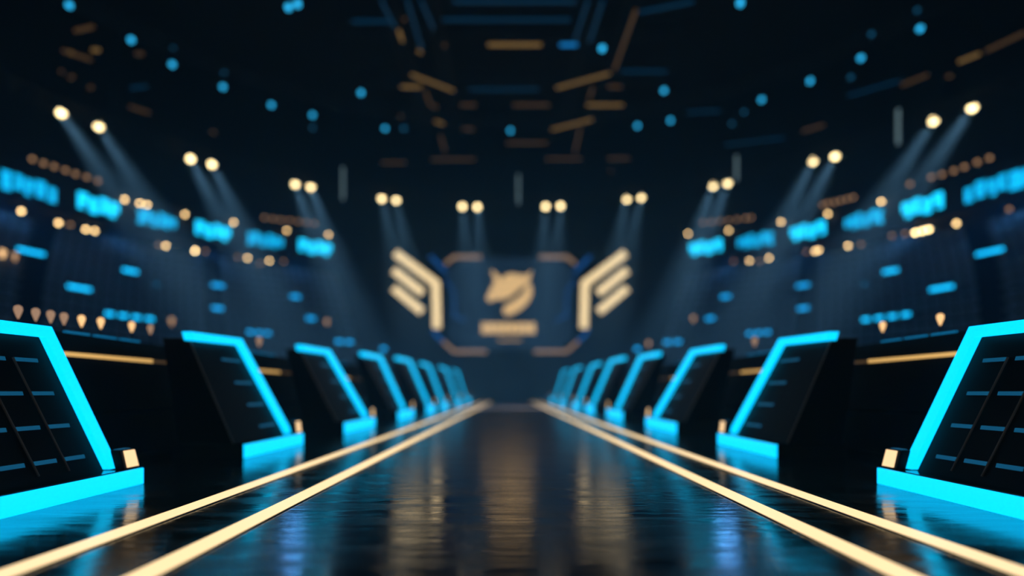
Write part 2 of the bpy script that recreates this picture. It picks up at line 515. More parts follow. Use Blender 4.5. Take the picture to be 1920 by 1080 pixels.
ONES = ['', 'first', 'second', 'third', 'fourth', 'fifth', 'sixth', 'seventh', 'eighth', 'ninth', 'tenth', 'eleventh', 'twelfth', 'thirteenth', 'fourteenth', 'fifteenth', 'sixteenth', 'seventeenth', 'eighteenth', 'nineteenth']
def ordinal(n):
    if n < 20: return ONES[n]
    t = ['twent', 'thirt', 'fort', 'fift', 'sixt', 'sevent', 'eight', 'ninet'][n // 10 - 2]
    return t + 'ieth' if n % 10 == 0 else t + 'y-' + ONES[n % 10]
cnt = {}
for q, c in enumerate(near):
    o = proto if q == 0 else proto.copy()
    if q: COL.objects.link(o)
    sd = 'left' if c[1] < 0 else 'right'
    cnt[(sd, c[6])] = cnt.get((sd, c[6]), 0) + 1
    o['label'] = 'grey-blue seat, %s stand, %s row up, %s from the near end' % (sd, ordinal(c[6] + 1), ordinal(cnt[(sd, c[6])]))
    o.location = (c[1], c[2], c[3]); o.rotation_euler = (0, 0, -c[4])
rest = MB()
for c in cands:
    if id(c) in ns or not (-200 < VX + c[1] * F / max(c[2], 1) < 2120): continue
    seat_mesh(rest, Matrix.Translation((c[1], c[2], c[3])) @ Matrix.Rotation(-c[4], 4, 'Z'))
o = rest.build('distant_seats', 'seat')
tag(o, 'rows of dark seats filling the farther parts of both stands', 'seats', kind='stuff')

# ---------------------------------------------------------------- ribbon screens
def mirror(px): return 2 * VX - px
GLYPHS = [[(0, 0, .7, 1), (.9, .2, 1.5, 1), (1.7, 0, 2.3, .9), (2.5, .1, 3.2, 1), (3.4, 0, 4, .8)],
          [(0, .1, .9, 1), (1.1, 0, 1.9, .85), (2.1, .15, 2.9, 1), (3.1, 0, 4, .9)],
          [(0, 0, .5, .9), (.65, .1, 1.3, 1), (1.45, 0, 2.0, .8), (2.2, .1, 2.8, 1), (2.95, 0, 3.4, .9), (3.5, .2, 4, .8)]]
def ribbon(px0, px1, py, hpx, matn, gi, label):
    pa, pb_ = on_ring(px0, py, BC, 36.8), on_ring(px1, py, BC, 36.8)
    a0 = math.atan2(pa.x, pa.y - BC); a1 = math.atan2(pb_.x, pb_.y - BC)
    mid = on_ring((px0 + px1) / 2, py, BC, 36.8)
    zc = 15.55
    hh = hpx * mid.y / F / 2
    root = empty('ribbon_screen', (mid.x, mid.y, zc - hh - 0.15), label, 'screen', 'cyan ribbon screens along the balcony fronts')
    ea = (a1 - a0) * 0.03
    MB().arc(BC, a0 - ea, a1 + ea, [(36.78, zc - hh - 0.12), (36.9, zc - hh - 0.12), (36.9, zc + hh + 0.12), (36.78, zc + hh + 0.12)], 10).build('screen_housing', 'fascia', root)
    mb = MB()
    for (u0, v0, u1, v1) in GLYPHS[gi]:
        t0 = a0 + (a1 - a0) * u0 / 4; t1 = a0 + (a1 - a0) * u1 / 4
        # block letter: outline with a counter
        z0, z1 = zc - hh + 2 * hh * v0, zc - hh + 2 * hh * v1
        tt = (t1 - t0) * 0.3; zz = (z1 - z0) * 0.24
        zm = (z0 + z1) / 2
        strokes = [(t0, t0 + tt, z0, z1), (t1 - tt, t1, z0, z1), (t0, t1, z1 - zz, z1), (t0, t1, z0, z0 + zz), (t0, t1, zm - zz / 2, zm + zz / 2)]
        gk = (len(mb.v) // 16 + gi) % 3          # blocky strokes, no readable text, as in the photo
        if gk == 1: strokes[1] = (t1 - tt, t1, zm, z1); strokes[3] = (t0, t0 + tt * 2, z0, z0 + zz)
        if gk == 2: strokes[0] = (t0 + tt, t0 + 2 * tt, z0, z1); strokes[4] = (t0 + tt, t1, z0 + zz, zm)
        for (p, q, zA, zB) in strokes:
            mb.arc(BC, p, q, [(36.74, zA), (36.779, zA), (36.779, zB), (36.74, zB)], 3)
    mb.build('lettering', matn, root)
RB = [(2, 104, 350, 34, 'ribbon_mid', 0), (146, 222, 388, 32, 'ribbon_bright', 1), (258, 329, 413, 27, 'ribbon_mid', 2), (367, 431, 436, 27, 'ribbon_bright', 1),
      (464, 530, 448, 24, 'ribbon_mid', 2), (561, 621, 462, 24, 'ribbon_bright', 1)]
where = ['sixth and largest', 'fifth', 'fourth', 'third', 'second', 'first']
for (x0, x1, py, hp, mt, gi), wh in zip(RB, where):
    for side in (-1, 1):
        a, b2 = (x0, x1) if side < 0 else (mirror(x0), mirror(x1))
        lab = 'cyan lettered ribbon screen on the %s balcony, %s counted from the stage' % ('left' if side < 0 else 'right', wh)
        ribbon(a, b2, py, hp, mt, gi, lab)

ribbon(1908, 2000, 322, 36, 'ribbon_mid', 2, 'cyan ribbon screen cut off by the right edge of the photo, outermost')

# ---------------------------------------------------------------- stage screen and wings
SY = 63.5
def sp(px, py, dy=0.0): return Vector(((px - VX) * SY / F, SY + dy, 1 + (HY - py) * SY / F))
# backdrop structure the screens hang on
MB().box((-9.5, SY + 1.2, 0), (9.5, SY + 1.7, 3.4)).build('wall_stage', 'wall')['kind'] = 'structure'
scr = empty('stage_screen', sp(957, 735, 0.5), 'large dark octagonal stage screen with a gold emblem and name bar', 'screen')
octo = [(838, 505), (868, 482), (1046, 482), (1076, 505), (1076, 632), (1046, 656), (868, 656), (838, 632)]
MB().prism([sp(x, y, 0.3) for x, y in octo], (0, 0.4, 0)).build('screen_panel', 'screen', scr)
MB().box(sp(930, 656, 0.35), sp(984, 751.5, 0.65)).build('support_column', 'steel', scr)
def poly_part(polys, name, matn, parent, dy=0.0, th=0.25):
    mb = MB()
    for p in polys: mb.prism([sp(x, y, dy) for x, y in p], (0, th, 0))
    return mb.build(name, matn, parent)
M['emblem'] = mat('emblem_gold', (0.02, 0.02, 0.02), 0.4, em=(1.0, 0.64, 0.28), es=1.15)
em1 = [(920, 507), (925, 508), (940, 522), (950, 514), (962, 512), (974, 515), (986, 516), (997, 507), (994, 522), (990, 530), (975, 541), (962, 552), (948, 560), (938, 561), (930, 560), (918, 566), (912, 558), (918, 545), (925, 532), (927, 522)]
em2 = [(987, 533), (996, 532), (998, 549), (991, 566), (976, 580), (962, 588), (950, 591), (943, 585), (945, 575), (957, 567), (972, 557), (984, 545)]
e = poly_part([em1, em2], 'emblem', 'emblem', scr, 0.1, 0.19)
# name bar: heavy block characters with narrow gaps
x = 903; bars = []
for wd in (12, 14, 11, 14, 13, 12, 14, 12):
    bars.append([(x, 605), (x + wd - 1.6, 605), (x + wd - 1.6, 625), (x, 625)]); x += wd
poly_part(bars, 'name_lettering', 'emblem', scr, 0.1, 0.19)
bars = []; x = 934
for wd in (6, 5, 6, 6, 5, 6, 6, 5):
    bars.append([(x, 636), (x + wd - 2.5, 636), (x + wd - 2.5, 639), (x, 639)]); x += wd
poly_part(bars, 'small_lettering', 'emblem', scr, 0.1, 0.19)
for s in (-1, 1):
    mx = (lambda v: v) if s < 0 else mirror
    poly_part([[(mx(833), 492), (mx(850), 478), (mx(902), 478), (mx(902), 484), (mx(852), 484), (mx(837), 496)]], 'corner_bracket', 'bracket', scr, 0.05, 0.24)
    poly_part([[(mx(832), 638), (mx(852), 656), (mx(912), 656), (mx(912), 662), (mx(850), 662), (mx(828), 642)]], 'corner_bracket', 'bracket', scr, 0.05, 0.24)
    poly_part([[(mx(805), 482), (mx(834), 512), (mx(838), 508), (mx(809), 478)], [(mx(808), 622), (mx(828), 642), (mx(832), 638), (mx(812), 618)]], 'blue_accent', 'blue_accent', scr, 0.0, 0.2)
    poly_part([[(mx(835), 520), (mx(852), 548), (mx(852), 590), (mx(872), 600), (mx(872), 602), (mx(850), 592), (mx(850), 549), (mx(833), 521)]], 'inner_line', 'blue_accent', scr, 0.2, 0.09)
    wing = empty('wing_light', sp(mx(800), 735, 0.3), 'gold light wing of three slanted bars on the %s of the stage screen' % ('left' if s < 0 else 'right'), 'light sign', 'gold light wings beside the stage screen')
    def bar(cl, hw):
        pts = [sp(mx(x), y) for x, y in cl]
        n = len(pts); out = []; inn = []
        for i in range(n):
            d = []
            if i > 0: d.append((pts[i] - pts[i - 1]).normalized())
            if i < n - 1: d.append((pts[i + 1] - pts[i]).normalized())
            dd = sum(d, Vector()).normalized(); nrm = Vector((-dd.z, 0, dd.x))
            kf = hw / max(0.3, nrm.dot(Vector((-d[0].z, 0, d[0].x))))
            out.append(pts[i] + nrm * kf); inn.append(pts[i] - nrm * kf)
        return out + inn[::-1]
    pw = SY / F
    for cl2 in ([(741, 474), (817, 531), (819, 615)], [(738, 506), (792, 549)], [(738, 540), (791, 584)]):
        pl = bar(cl2, 7.2 * pw)
        MB().prism(pl, (0, 0.25, 0)).build('light_bar', 'gold', wing)
        MB().prism([p + Vector((0, 0.25, 0)) for p in bar(cl2, 8.0 * pw)], (0, 0.15, 0)).build('bar_housing', 'steel', wing)
    MB().box(sp(mx(816), 614, 0.42), sp(mx(822), 751.5, 0.6)).build('post', 'steel', wing)
    MB().box(sp(mx(742), 520, 0.42), sp(mx(818), 524, 0.55)).build('cross_beam', 'steel', wing)

# ---------------------------------------------------------------- trusses
def ring_truss(name, c, rr, z, label, wid=0.7, n=72, a0=-110, a1=110, matn='steel'):
    mb = MB()
    ch = [(rr - wid / 2, z - wid / 2), (rr + wid / 2, z - wid / 2), (rr - wid / 2, z + wid / 2), (rr + wid / 2, z + wid / 2)]
    pts = []
    for i in range(n + 1):
        t = R(a0 + (a1 - a0) * i / n)
        pts.append([Vector((r * math.sin(t), c + r * math.cos(t), zz)) for r, zz in ch])
    for i in range(n):
        for q in range(4): mb.tube(pts[i][q], pts[i + 1][q], 0.06, 4, False)
        for (p, q) in ((0, 2), (1, 3), (0, 1), (2, 3)):
            mb.tube(pts[i][p], pts[i + 1][q] if i % 2 else pts[i][q], 0.035, 4, False)
            mb.tube(pts[i][p], pts[i + 1][q], 0.035, 4, False)
    o = mb.build(name, matn)
    return tag(o, label, 'truss')
def line_truss(a, b2, wid, label, group=None, matn='steel', name='lighting_truss'):
    a = Vector(a); b2 = Vector(b2); d = b2 - a; n = max(2, int(d.length / (wid * 1.4)))
    dn = d.normalized(); up = Vector((0, 0, 1)); sd = dn.cross(up).normalized() * wid / 2; u = up * wid / 2
    mb = MB(); offs = [-sd - u, sd - u, sd + u, -sd + u]
    for of in offs: mb.tube(a + of, b2 + of, 0.07, 5)
    for i in range(n):
        p, q = a + d * i / n, a + d * (i + 1) / n
        for k in range(4):
            mb.tube(p + offs[k], q + offs[(k + 1) % 4], 0.04, 4, False)
            mb.tube(p + offs[k], p + offs[(k + 1) % 4], 0.04, 4, False)
    return tag(mb.build(name, matn), label, 'truss', group)
ring_truss('ring_truss', 24.5, 30.5, 18.85, 'dark curved truss ring carrying the warm spotlights')
ring_truss('ring_truss', 22.0, 30.0, 24.9, 'dark upper truss ring carrying the blue wash lights')
ring_truss('ring_truss', 24.0, 20.0, 29.9, 'small dark truss ring high over the aisle', 0.9, 48)

# hangers for the rings
def hanger(x, y, z0, z1, label, group):
    o = MB().tube((x, y, z0), (x, y, z1), 0.03, 6).build('hanging_cable', 'steel')
    return tag(o, label, 'cable', group)
HP = {-90: 'outermost on the left', -60: 'second from the left', -30: 'third from the left', 0: 'above the middle of the stage', 30: 'third from the right', 60: 'second from the right', 90: 'outermost on the right'}
for a in range(-90, 91, 30):
    t = R(a)
    hanger(30.5 * math.sin(t), 24.5 + 30.5 * math.cos(t), 19.1, 31, 'thin cable holding up the spotlight truss ring, ' + HP[a], 'cables above the spotlight ring')
    hanger(30 * math.sin(t), 22 + 30 * math.cos(t), 25.2, 31, 'thin cable holding up the wash light truss ring, ' + HP[a], 'cables above the wash light ring')

# added lamps without fixtures, throwing blue fill up onto the roof trusses
for sx in (-1, 1):
    spot_lamp('truss_fill', (sx * 9, 14, 26.0), (sx * 6.5, 36, 28.0), FILL_BLUE, 1500.0, 45, 1.0, 0.2)

# straight trusses over the stage end
def tpt(px, py, Y): return tuple(at(px, py, Y))
long_tr = [((735, 0), (800, 130)), ((770, 0), (830, 200)), ((1100, 0), (1060, 250)), ((1200, 0), (1145, 140))]
g = 'straight roof trusses running towards the stage'
lt = [(-8.5, 'outer left'), (-5.5, 'inner left'), (5.5, 'inner right'), (8.5, 'outer right')]
for X0, nm in lt:
    line_truss((X0, 20, 28.2), (X0 * 0.93, 56, 26.4), 0.8, 'dark straight roof truss over the aisle, %s of four' % nm, g)
gx = 'cross trusses between the roof trusses'
for i, (Y, z) in enumerate([(37.5, 28.25), (44, 27.95), (50, 27.6)]):
    line_truss((-13, Y, z), (13, Y, z), 0.7, 'dark cross truss over the aisle, %s' % ['closest to the middle of the hall', 'between the other two', 'closest to the stage'][i], gx)

# ---------------------------------------------------------------- light bars in the roof rig
def light_bar(p0, p1, Y0, Y1, matn, label, th=0.09, group='light bars in the roof rigging'):
    a, b2 = at(*p0, Y0), at(*p1, Y1)
    root = empty('light_bar', (a + b2) / 2, label, 'light bar', group)
    MB().tube(a, b2, th, 8).build('tube', matn, root)
    MB().tube(a + Vector((0, 0.05, th + 0.05)), b2 + Vector((0, 0.05, th + 0.05)), 0.07, 6).build('rail', 'steel', root)
LBARS = [
    ((772, 140), (850, 170), 42, 46, 'rig_amber'), ((752, 163), (790, 163), 42, 42, 'rig_amber'),
    ((915, 84), (1015, 84), 36, 36, 'rig_amber'), ((1050, 84), (1082, 84), 36, 36, 'rig_blue'),
    ((1044, 165), (1142, 138), 46, 42, 'rig_amber'), ((1100, 197), (1168, 197), 44, 44, 'rig_amber'),
    ((1035, 243), (1110, 224), 50, 47, 'rig_amber'), ((1024, 298), (1090, 298), 54, 54, 'rig_amber_dim'),
    ((1140, 297), (1180, 297), 54, 54, 'rig_amber_dim'), ((716, 305), (760, 305), 54, 54, 'rig_amber_dim'),
    ((810, 299), (890, 299), 54, 54, 'rig_amber_dim'), ((950, 268), (1026, 268), 51, 51, 'rig_amber_dim'),
    ((864, 197), (892, 197), 46, 46, 'rig_amber_dim'), ((815, 227), (832, 233), 48, 48, 'rig_amber'),
    ((868, 241), (888, 243), 49, 49, 'rig_amber_dim'), ((962, 197), (1030, 197), 46, 46, 'rig_amber_dim'),
    ((748, 58), (754, 76), 34, 36, 'rig_amber'), ((784, 95), (790, 99), 38, 38, 'rig_amber'),
    ((798, 172), (806, 195), 44, 45, 'rig_amber_dim'), ((1112, 165), (1104, 185), 44, 45, 'rig_amber_dim'),
    ((1088, 240), (1078, 285), 50, 53, 'rig_amber_dim'), ((1140, 162), (1165, 163), 43, 43, 'rig_amber_dim'),
    ((830, 37), (1070, 37), 34, 34, 'rig_blue_glow'), ((850, 3), (1080, 3), 31, 31, 'rig_blue_glow'),
    ((1200, 23), (1300, 3), 33, 31, 'rig_blue_glow'), ((660, 40), (740, 40), 34, 34, 'rig_blue_glow'),
    ((880, 168), (1010, 168), 43, 43, 'rig_blue_glow'), ((1165, 134), (1250, 134), 41, 41, 'rig_blue_glow'),
    ((1290, 210), (1350, 208), 46, 46, 'rig_blue_glow'), ((1360, 272), (1470, 258), 48, 46, 'rig_blue_glow'),
    ((1590, 180), (1690, 150), 40, 38, 'rig_blue_glow'), ((1798, 116), (1836, 101), 34, 33, 'rig_amber'),
    ((1850, 95), (1920, 62), 33, 31, 'rig_amber_dim'), ((1690, 160), (1740, 140), 38, 37, 'rig_amber_dim'),
    ((1505, 246), (1545, 234), 43, 42, 'rig_amber_dim'), ((243, 200), (280, 212), 40, 41, 'rig_amber_dim'),
    ((132, 98), (138, 102), 33, 33, 'rig_amber'), ((140, 58), (175, 50), 32, 32, 'rig_amber_dim'), ((118, 95), (170, 112), 33, 33, 'rig_amber_dim'),
    ((173, 94), (186, 94), 34, 34, 'rig_amber'), ((255, 101), (268, 101), 36, 36, 'rig_amber_dim'),
    ((113, 134), (117, 134), 35, 35, 'rig_amber_dim'), ((130, 146), (138, 143), 35, 35, 'rig_amber_dim'),
    ((167, 166), (173, 162), 36, 36, 'rig_amber_dim'), ((245, 165), (275, 162), 38, 38, 'rig_blue_glow'),
    ((715, 2), (740, 50), 30, 33, 'rig_blue_glow'), ((764, 2), (790, 90), 30, 36, 'rig_blue_glow'), ((790, 2), (812, 52), 30, 33, 'rig_blue_glow'),
    ((1102, 2), (1078, 75), 30, 35, 'rig_blue_glow'), ((1130, 2), (1106, 78), 30, 35, 'rig_blue_glow'), ((1192, 20), (1152, 130), 31, 39, 'rig_amber_dim'),  # this row and the one above: tubes glow in place of lit trusses
    ((831, 85), (836, 85), 36, 36, 'rig_amber_dim'), ((756, 36), (760, 37), 33, 33, 'rig_amber_dim'), ((808, 199), (820, 200), 46, 46, 'rig_amber_dim'),
    ((750, 217), (753, 220), 48, 48, 'rig_amber_dim'), ((1143, 320), (1147, 322), 56, 56, 'rig_amber_dim'), ((826, 255), (834, 283), 50, 53, 'rig_amber_dim'),
    ((396, 247), (404, 249), 46, 46, 'rig_amber_dim'), ((1776, 143), (1784, 143), 36, 36, 'rig_amber_dim'),
]
seen = {}
for (p0, p1, Y0, Y1, mt) in LBARS:
    px = (p0[0] + p1[0]) / 2; py = (p0[1] + p1[1]) / 2
    colr = {'rig_amber': 'amber', 'rig_amber_dim': 'dim brown', 'rig_blue': 'bright blue', 'rig_blue_glow': 'dim blue truss-glow'}[mt]
    ln = math.hypot(p1[0] - p0[0], p1[1] - p0[1])
    siz = 'long' if ln > 70 else 'medium-length' if ln > 30 else 'short' if ln > 12 else 'tiny'
    hz = 'far left' if px < 300 else 'left' if px < 700 else 'left of centre' if px < 900 else 'central' if px < 1020 else 'right of centre' if px < 1250 else 'right' if px < 1600 else 'far right'
    vt = 'at the roof top' if py < 50 else 'high in the rigging' if py < 120 else 'mid-height in the rigging' if py < 180 else 'low in the rigging' if py < 260 else 'just above the spotlights'
    inc = 'level' if abs(p1[1] - p0[1]) < 3 else 'upright' if abs(p1[1] - p0[1]) > abs(p1[0] - p0[0]) else 'slanted'
    lab = '%s %s %s light bar %s, %s' % (siz, inc, colr, vt, hz)
    seen.setdefault(lab, []).append((px, py))
    light_bar(p0, p1, Y0, Y1, mt, lab)
bars_ = [o for o in COL.objects if o.name.startswith('light_bar') and o.get('category')]
for lab, pos in seen.items():
    if len(pos) > 1:
        same = [o for o in bars_ if o['label'] == lab]
        vert = max(q[1] for q in pos) - min(q[1] for q in pos) > max(q[0] for q in pos) - min(q[0] for q in pos)
        rank = sorted(pos, key=lambda q: q[1] if vert else q[0])
        for o, q in zip(same, pos):
            o['label'] = lab.replace(' light bar', ' bar') + ', %s from the %s' % (ORD[rank.index(q)], 'top' if vert else 'left')

# ---------------------------------------------------------------- spotlights
SP = [(116, 213), (186, 238), (358, 299), (398, 309), (554, 346), (583, 351), (716, 373), (743, 376), (867, 388), (895, 389),
      (1023, 388), (1051, 387), (1175, 374), (1202, 371), (1337, 349), (1364, 344), (1524, 303), (1565, 294), (1749, 228), (1822, 203)]
pair_names = ['outermost left', 'second left', 'third left', 'fourth left', 'inner left', 'inner right', 'fourth right', 'third right', 'second right', 'outermost right']
for i, (px, py) in enumerate(SP):
    p = on_ring(px, py, 24.5, 30.5)
    lab = 'warm glowing spotlight on the truss ring, %s one of the %s pair' % ('left' if i % 2 == 0 else 'right', pair_names[i // 2])
    root = empty('spotlight', p, lab, 'spotlight', 'spotlights on the truss ring')
    tgt = Vector((p.x * 0.45, 24.5 + (p.y - 24.5) * 0.45, 0))
    d = (tgt - p).normalized()
    MB().lathe(p - d * 0.75, d, [(0.13, 0), (0.22, 0.08), (0.27, 0.35), (0.27, 0.62)], 14).build('housing', 'steel', root, True)
    MB().lathe(p - d * 0.14, d, [(0.235, 0), (0.235, 0.1), (0.20, 0.2), (0.13, 0.27), (0.04, 0.30)], 16).build('lens', 'lens', root, True)
    yk = MB().tube(p - d * 0.35 + Vector((0.32, 0, 0)), p + Vector((0.32, 0, 0.9)), 0.03).tube(p - d * 0.35 - Vector((0.32, 0, 0)), p + Vector((-0.32, 0, 0.9)), 0.03)
    yk.tube(p + Vector((0.32, 0, 0.9)), p + Vector((-0.32, 0, 0.9)), 0.03)
    yk.build('yoke', 'steel', root)
    L = spot_lamp('spot_beam', p + d * 0.32, tgt, BEAM, K_BEAM * (0.6 if 6 <= i <= 13 else 1.0), 15, 0.7, 0.25)

# ---------------------------------------------------------------- blue wash lights
WL = [(246, 75, 1), (323, 121, 1), (418, 163, 1), (509, 197, 1), (586, 216, 1), (722, 241, 0.6), (757, 241, 0.35), (957, 245, 1.1),
      (1195, 236, 1), (1257, 226, 1), (1428, 187, 1), (1519, 152, 1), (1614, 109, 1), (1725, 54, 1), (130, 10, 1.1), (677, 174, 0.5), (1245, 170, 0.7),
      (1129, 91, 0.5), (1388, 6, 1.0), (541, 14, 1.0), (558, 8, 0.6), (325, 92, .2), (420, 135, .2), (1395, 210, .2), (1372, 232, .2), (1720, 20, .2), (1634, 64, .2), (1595, 145, .2), (586, 240, .15)]
for i, (px, py, br) in enumerate(WL):
    if i in (15, 16, 17, 18, 19, 20):
        p = at(px, py, [44, 44, 36, 34, 34, 34][i - 15])
        wh = ['on the roof truss, left of the centre bars', 'on the roof truss, right of the centre bars', 'beside the bright blue end of the central amber bar', 'at the top edge on the right', 'at the top edge on the left', 'at the top edge on the left, dimmer of the pair'][i - 15]
        lab = 'blue wash light %s' % wh
    else:
        p = on_ring(px, py, 22.0, 30.0)
        if br < 0.3:
            nb = {21: 'second', 22: 'third', 23: 'eleventh', 24: 'eleventh', 25: 'outermost right', 26: 'thirteenth', 27: 'twelfth', 28: 'fifth'}[i]
            lab = 'faint blue wash light just %s the %s bright one on the upper ring' % ({23: 'below', 24: 'below and outside', 27: 'below', 28: 'below'}.get(i, 'above'), nb)
        else:
            order = sorted([q[0] for j, q in enumerate(WL) if j < 15])
            o_ = ['first', 'second', 'third', 'fourth', 'fifth', 'sixth', 'seventh', 'eighth', 'ninth', 'tenth', 'eleventh', 'twelfth', 'thirteenth', 'fourteenth', 'fifteenth'][order.index(px)]
            lab = 'bright blue wash light on the upper truss ring, %s from the left' % o_
    root = empty('wash_light', p, lab, 'wash light', 'blue wash lights in the rig')
    d = (Vector((p.x * 0.3, 20, 2)) - p).normalized()
    s_ = 0.17 if br > 0.3 else 0.13
    MB().lathe(p - d * 0.45, d, [(0.12, 0), (0.19, 0.06), (0.20, 0.40)], 12).build('housing', 'steel', root, True)
    MB().lathe(p - d * 0.05, d, [(s_, 0), (s_ * 0.95, 0.10), (s_ * 0.6, 0.2), (0.03, 0.24)], 14).build('lens', 'blue_lens' if br > 0.45 else 'blue_lens_dim', root, True)
# blue fill lamps added under the balcony edge to brighten the seat rows
for side in (-1, 1):
    for i, a in enumerate((36, 48, 60, 72, 84)):
        t = R(a) * side
        p = Vector((36.2 * math.sin(t), BC + 36.2 * math.cos(t), 13.95))
        tg = Vector((28.5 * math.sin(t), BC + 28.5 * math.cos(t), 6))
        root = empty('added_flood', p, 'small added fill flood under the %s balcony, %s from the stage end' % ('left' if side < 0 else 'right', ORD[i]), 'flood light', 'added fill floods under the balconies')
        ax = (tg - p).normalized()
        MB().lathe(p - ax * 0.1, ax, [(0.12, 0), (0.18, 0.1), (0.20, 0.28)], 10).build('housing', 'steel', root, True)
        MB().tube(p, p + Vector((0, 0, 0.36)) + Vector((p.x, p.y - BC, 0)).normalized() * 0.75, 0.03).build('bracket', 'steel', root)
        spot_lamp('seat_fill', p + ax * 0.35, tg, FILL_BLUE, K_FILL, 110, 1.0, 1.0)
# ---------------------------------------------------------------- balcony lamps
def wall_lamp(p, matn, label, rad=0.12, cat='lamp', group='warm lamps on the balcony', name='balcony_lamp'):
    ax = Vector((-p.x, BC - p.y, 0)).normalized()
    root = empty(name, p, label, cat, group)
    MB().lathe(p - ax * 0.26, ax, [(rad * 0.9, 0), (rad * 0.9, 0.1), (rad * 0.5, 0.14), (rad * 0.5, 0.22)], 12).build('bracket', 'steel', root, True)
    MB().lathe(p - ax * rad * 0.2, ax, [(rad * 0.6, -0.12), (rad, -0.04), (rad, 0.05), (rad * 0.7, 0.12), (rad * 0.2, 0.155)], 14).build('bulb', matn, root, True)
UP = [(234, 374), (262, 381), (276, 384), (347, 402), (438, 417), (538, 432), (616, 440)]
UPR = [(1290, 438), (1366, 432), (1464, 416), (1552, 401), (1652, 378)]
LO = [(40, 396, 1), (110, 418, 1), (161, 430, 1), (178, 433, 1), (311, 461, 1), (366, 470, 2), (464, 484, 1), (505, 489, 1)]
LOR = [(1892, 392, 0), (1793, 419, 1), (1741, 430, 2), (1729, 433, 2), (1716, 436, 2), (1590, 461, 1), (1535, 469, 1), (1528, 471, 1), (1442, 484, 1), (1405, 489, 1)]
ORD2 = ORD + ['ninth', 'tenth']
for lst, side, lvl in ((UP, 'left', 'above'), (UPR[::-1], 'right', 'above'), (LO, 'left', 'below'), (LOR, 'right', 'below')):
    for i, q in enumerate(lst):
        p = on_ring(q[0], q[1], BC, 36.6 if lvl == 'above' else 37.2)
        m_ = 'bulb' if lvl == 'above' else ('bulb_dim', 'bulb', 'bulb_bright')[q[2]]
        wall_lamp(p, m_, 'small warm lamp %s the %s ribbon screens, %s counted towards the stage' % (lvl, side, ORD2[i]))
# brown lamp chains above
CH = [('left chain nearest the camera', [(61, 298), (82, 306), (102, 312), (123, 319), (142, 326), (163, 332), (184, 339)]),
      ('left chain nearer the stage', [(496, 408), (512, 410), (527, 412), (543, 413), (559, 415), (575, 417), (590, 419)]),
      ('right chain nearer the stage', [(1318, 417), (1334, 416), (1350, 414), (1366, 413), (1382, 411), (1398, 409), (1408, 408)]),
      ('middle chain on the right', [(1542, 384), (1552, 381), (1564, 379), (1576, 376), (1588, 373), (1600, 370)]),
      ('right chain nearest the camera', [(1706, 345), (1746, 332), (1766, 327), (1788, 320), (1808, 313), (1832, 304), (1855, 296)])]
for nm, lst in CH:
    for i, (px, py) in enumerate(lst):
        p = on_ring(px, py, BC, 37.8)
        wall_lamp(p, 'bulb_dim', 'dim brown lamp, %s of the %s on the upper wall' % (ORD2[i], nm), 0.14, 'lamp', 'dim lamp chains on the upper wall', 'chain_lamp')
for i, (px, py, wh) in enumerate([(68, 436, 'left, under the first warm lamp'), (132, 421, 'left, beside the second warm lamp'), (172, 458, 'left, under the close pair of warm lamps'), (192, 463, 'left, lower of two under the close pair'), (250, 483, 'left, on the upper seat rows'),
                           (298, 459, 'left, beside the fifth warm lamp'), (385, 471, 'left, beside the sixth warm lamp'), (446, 482, 'left, beside the seventh warm lamp'), (488, 494, 'left, between the last two warm lamps'), (532, 490, 'left, beyond the last warm lamp'),
                           (1375, 490, 'right, beyond the last warm lamp'), (1425, 490, 'right, between the last two warm lamps'), (1512, 472, 'right, beside the bright pair'), (1614, 458, 'right, beside a single warm lamp'), (1672, 442, 'right, beside the bright trio'), (1697, 438, 'right, touching the bright trio')]):
    p = on_ring(px, py, BC, 37.4)
    wall_lamp(p, 'bulb_dim', 'faint brown lamp below the balcony, %s' % wh, 0.12, 'lamp', 'faint lamps below the balcony', 'balcony_lamp')

# ---------------------------------------------------------------- cyan lights in the stand
def step_light(px0, px1, py, matn, label, hpx=5, seg=1):
    p0, p1 = on_rake(px0, py), on_rake(px1, py)
    mid = (p0 + p1) / 2
    mid.z -= 0.0
    root = empty('step_light', mid, label, 'step light', 'cyan step lights in the stands')
    a0 = math.atan2(p0.x, p0.y - BC); a1 = math.atan2(p1.x, p1.y - BC)
    r = (math.hypot(p0.x, p0.y - BC) + math.hypot(p1.x, p1.y - BC)) / 2
    z = mid.z; hh = hpx * mid.y / F / 2
    ea = (a1 - a0) * 0.02
    MB().arc(BC, a0 - ea, a1 + ea, [(r, z - hh * 1.6), (r + 0.12, z - hh * 1.6), (r + 0.12, z + hh * 1.6), (r, z + hh * 1.6)], 6).build('housing', 'fascia', root)
    for i in range(seg):
        t0 = a0 + (a1 - a0) * (i + 0.0) / seg; t1 = a0 + (a1 - a0) * (i + (1.0 if seg == 1 else 0.6)) / seg
        MB().arc(BC, t0, t1, [(r - 0.03, z - hh), (r, z - hh), (r, z + hh), (r - 0.03, z + hh)], 5).build('diffuser', matn, root)
    return root
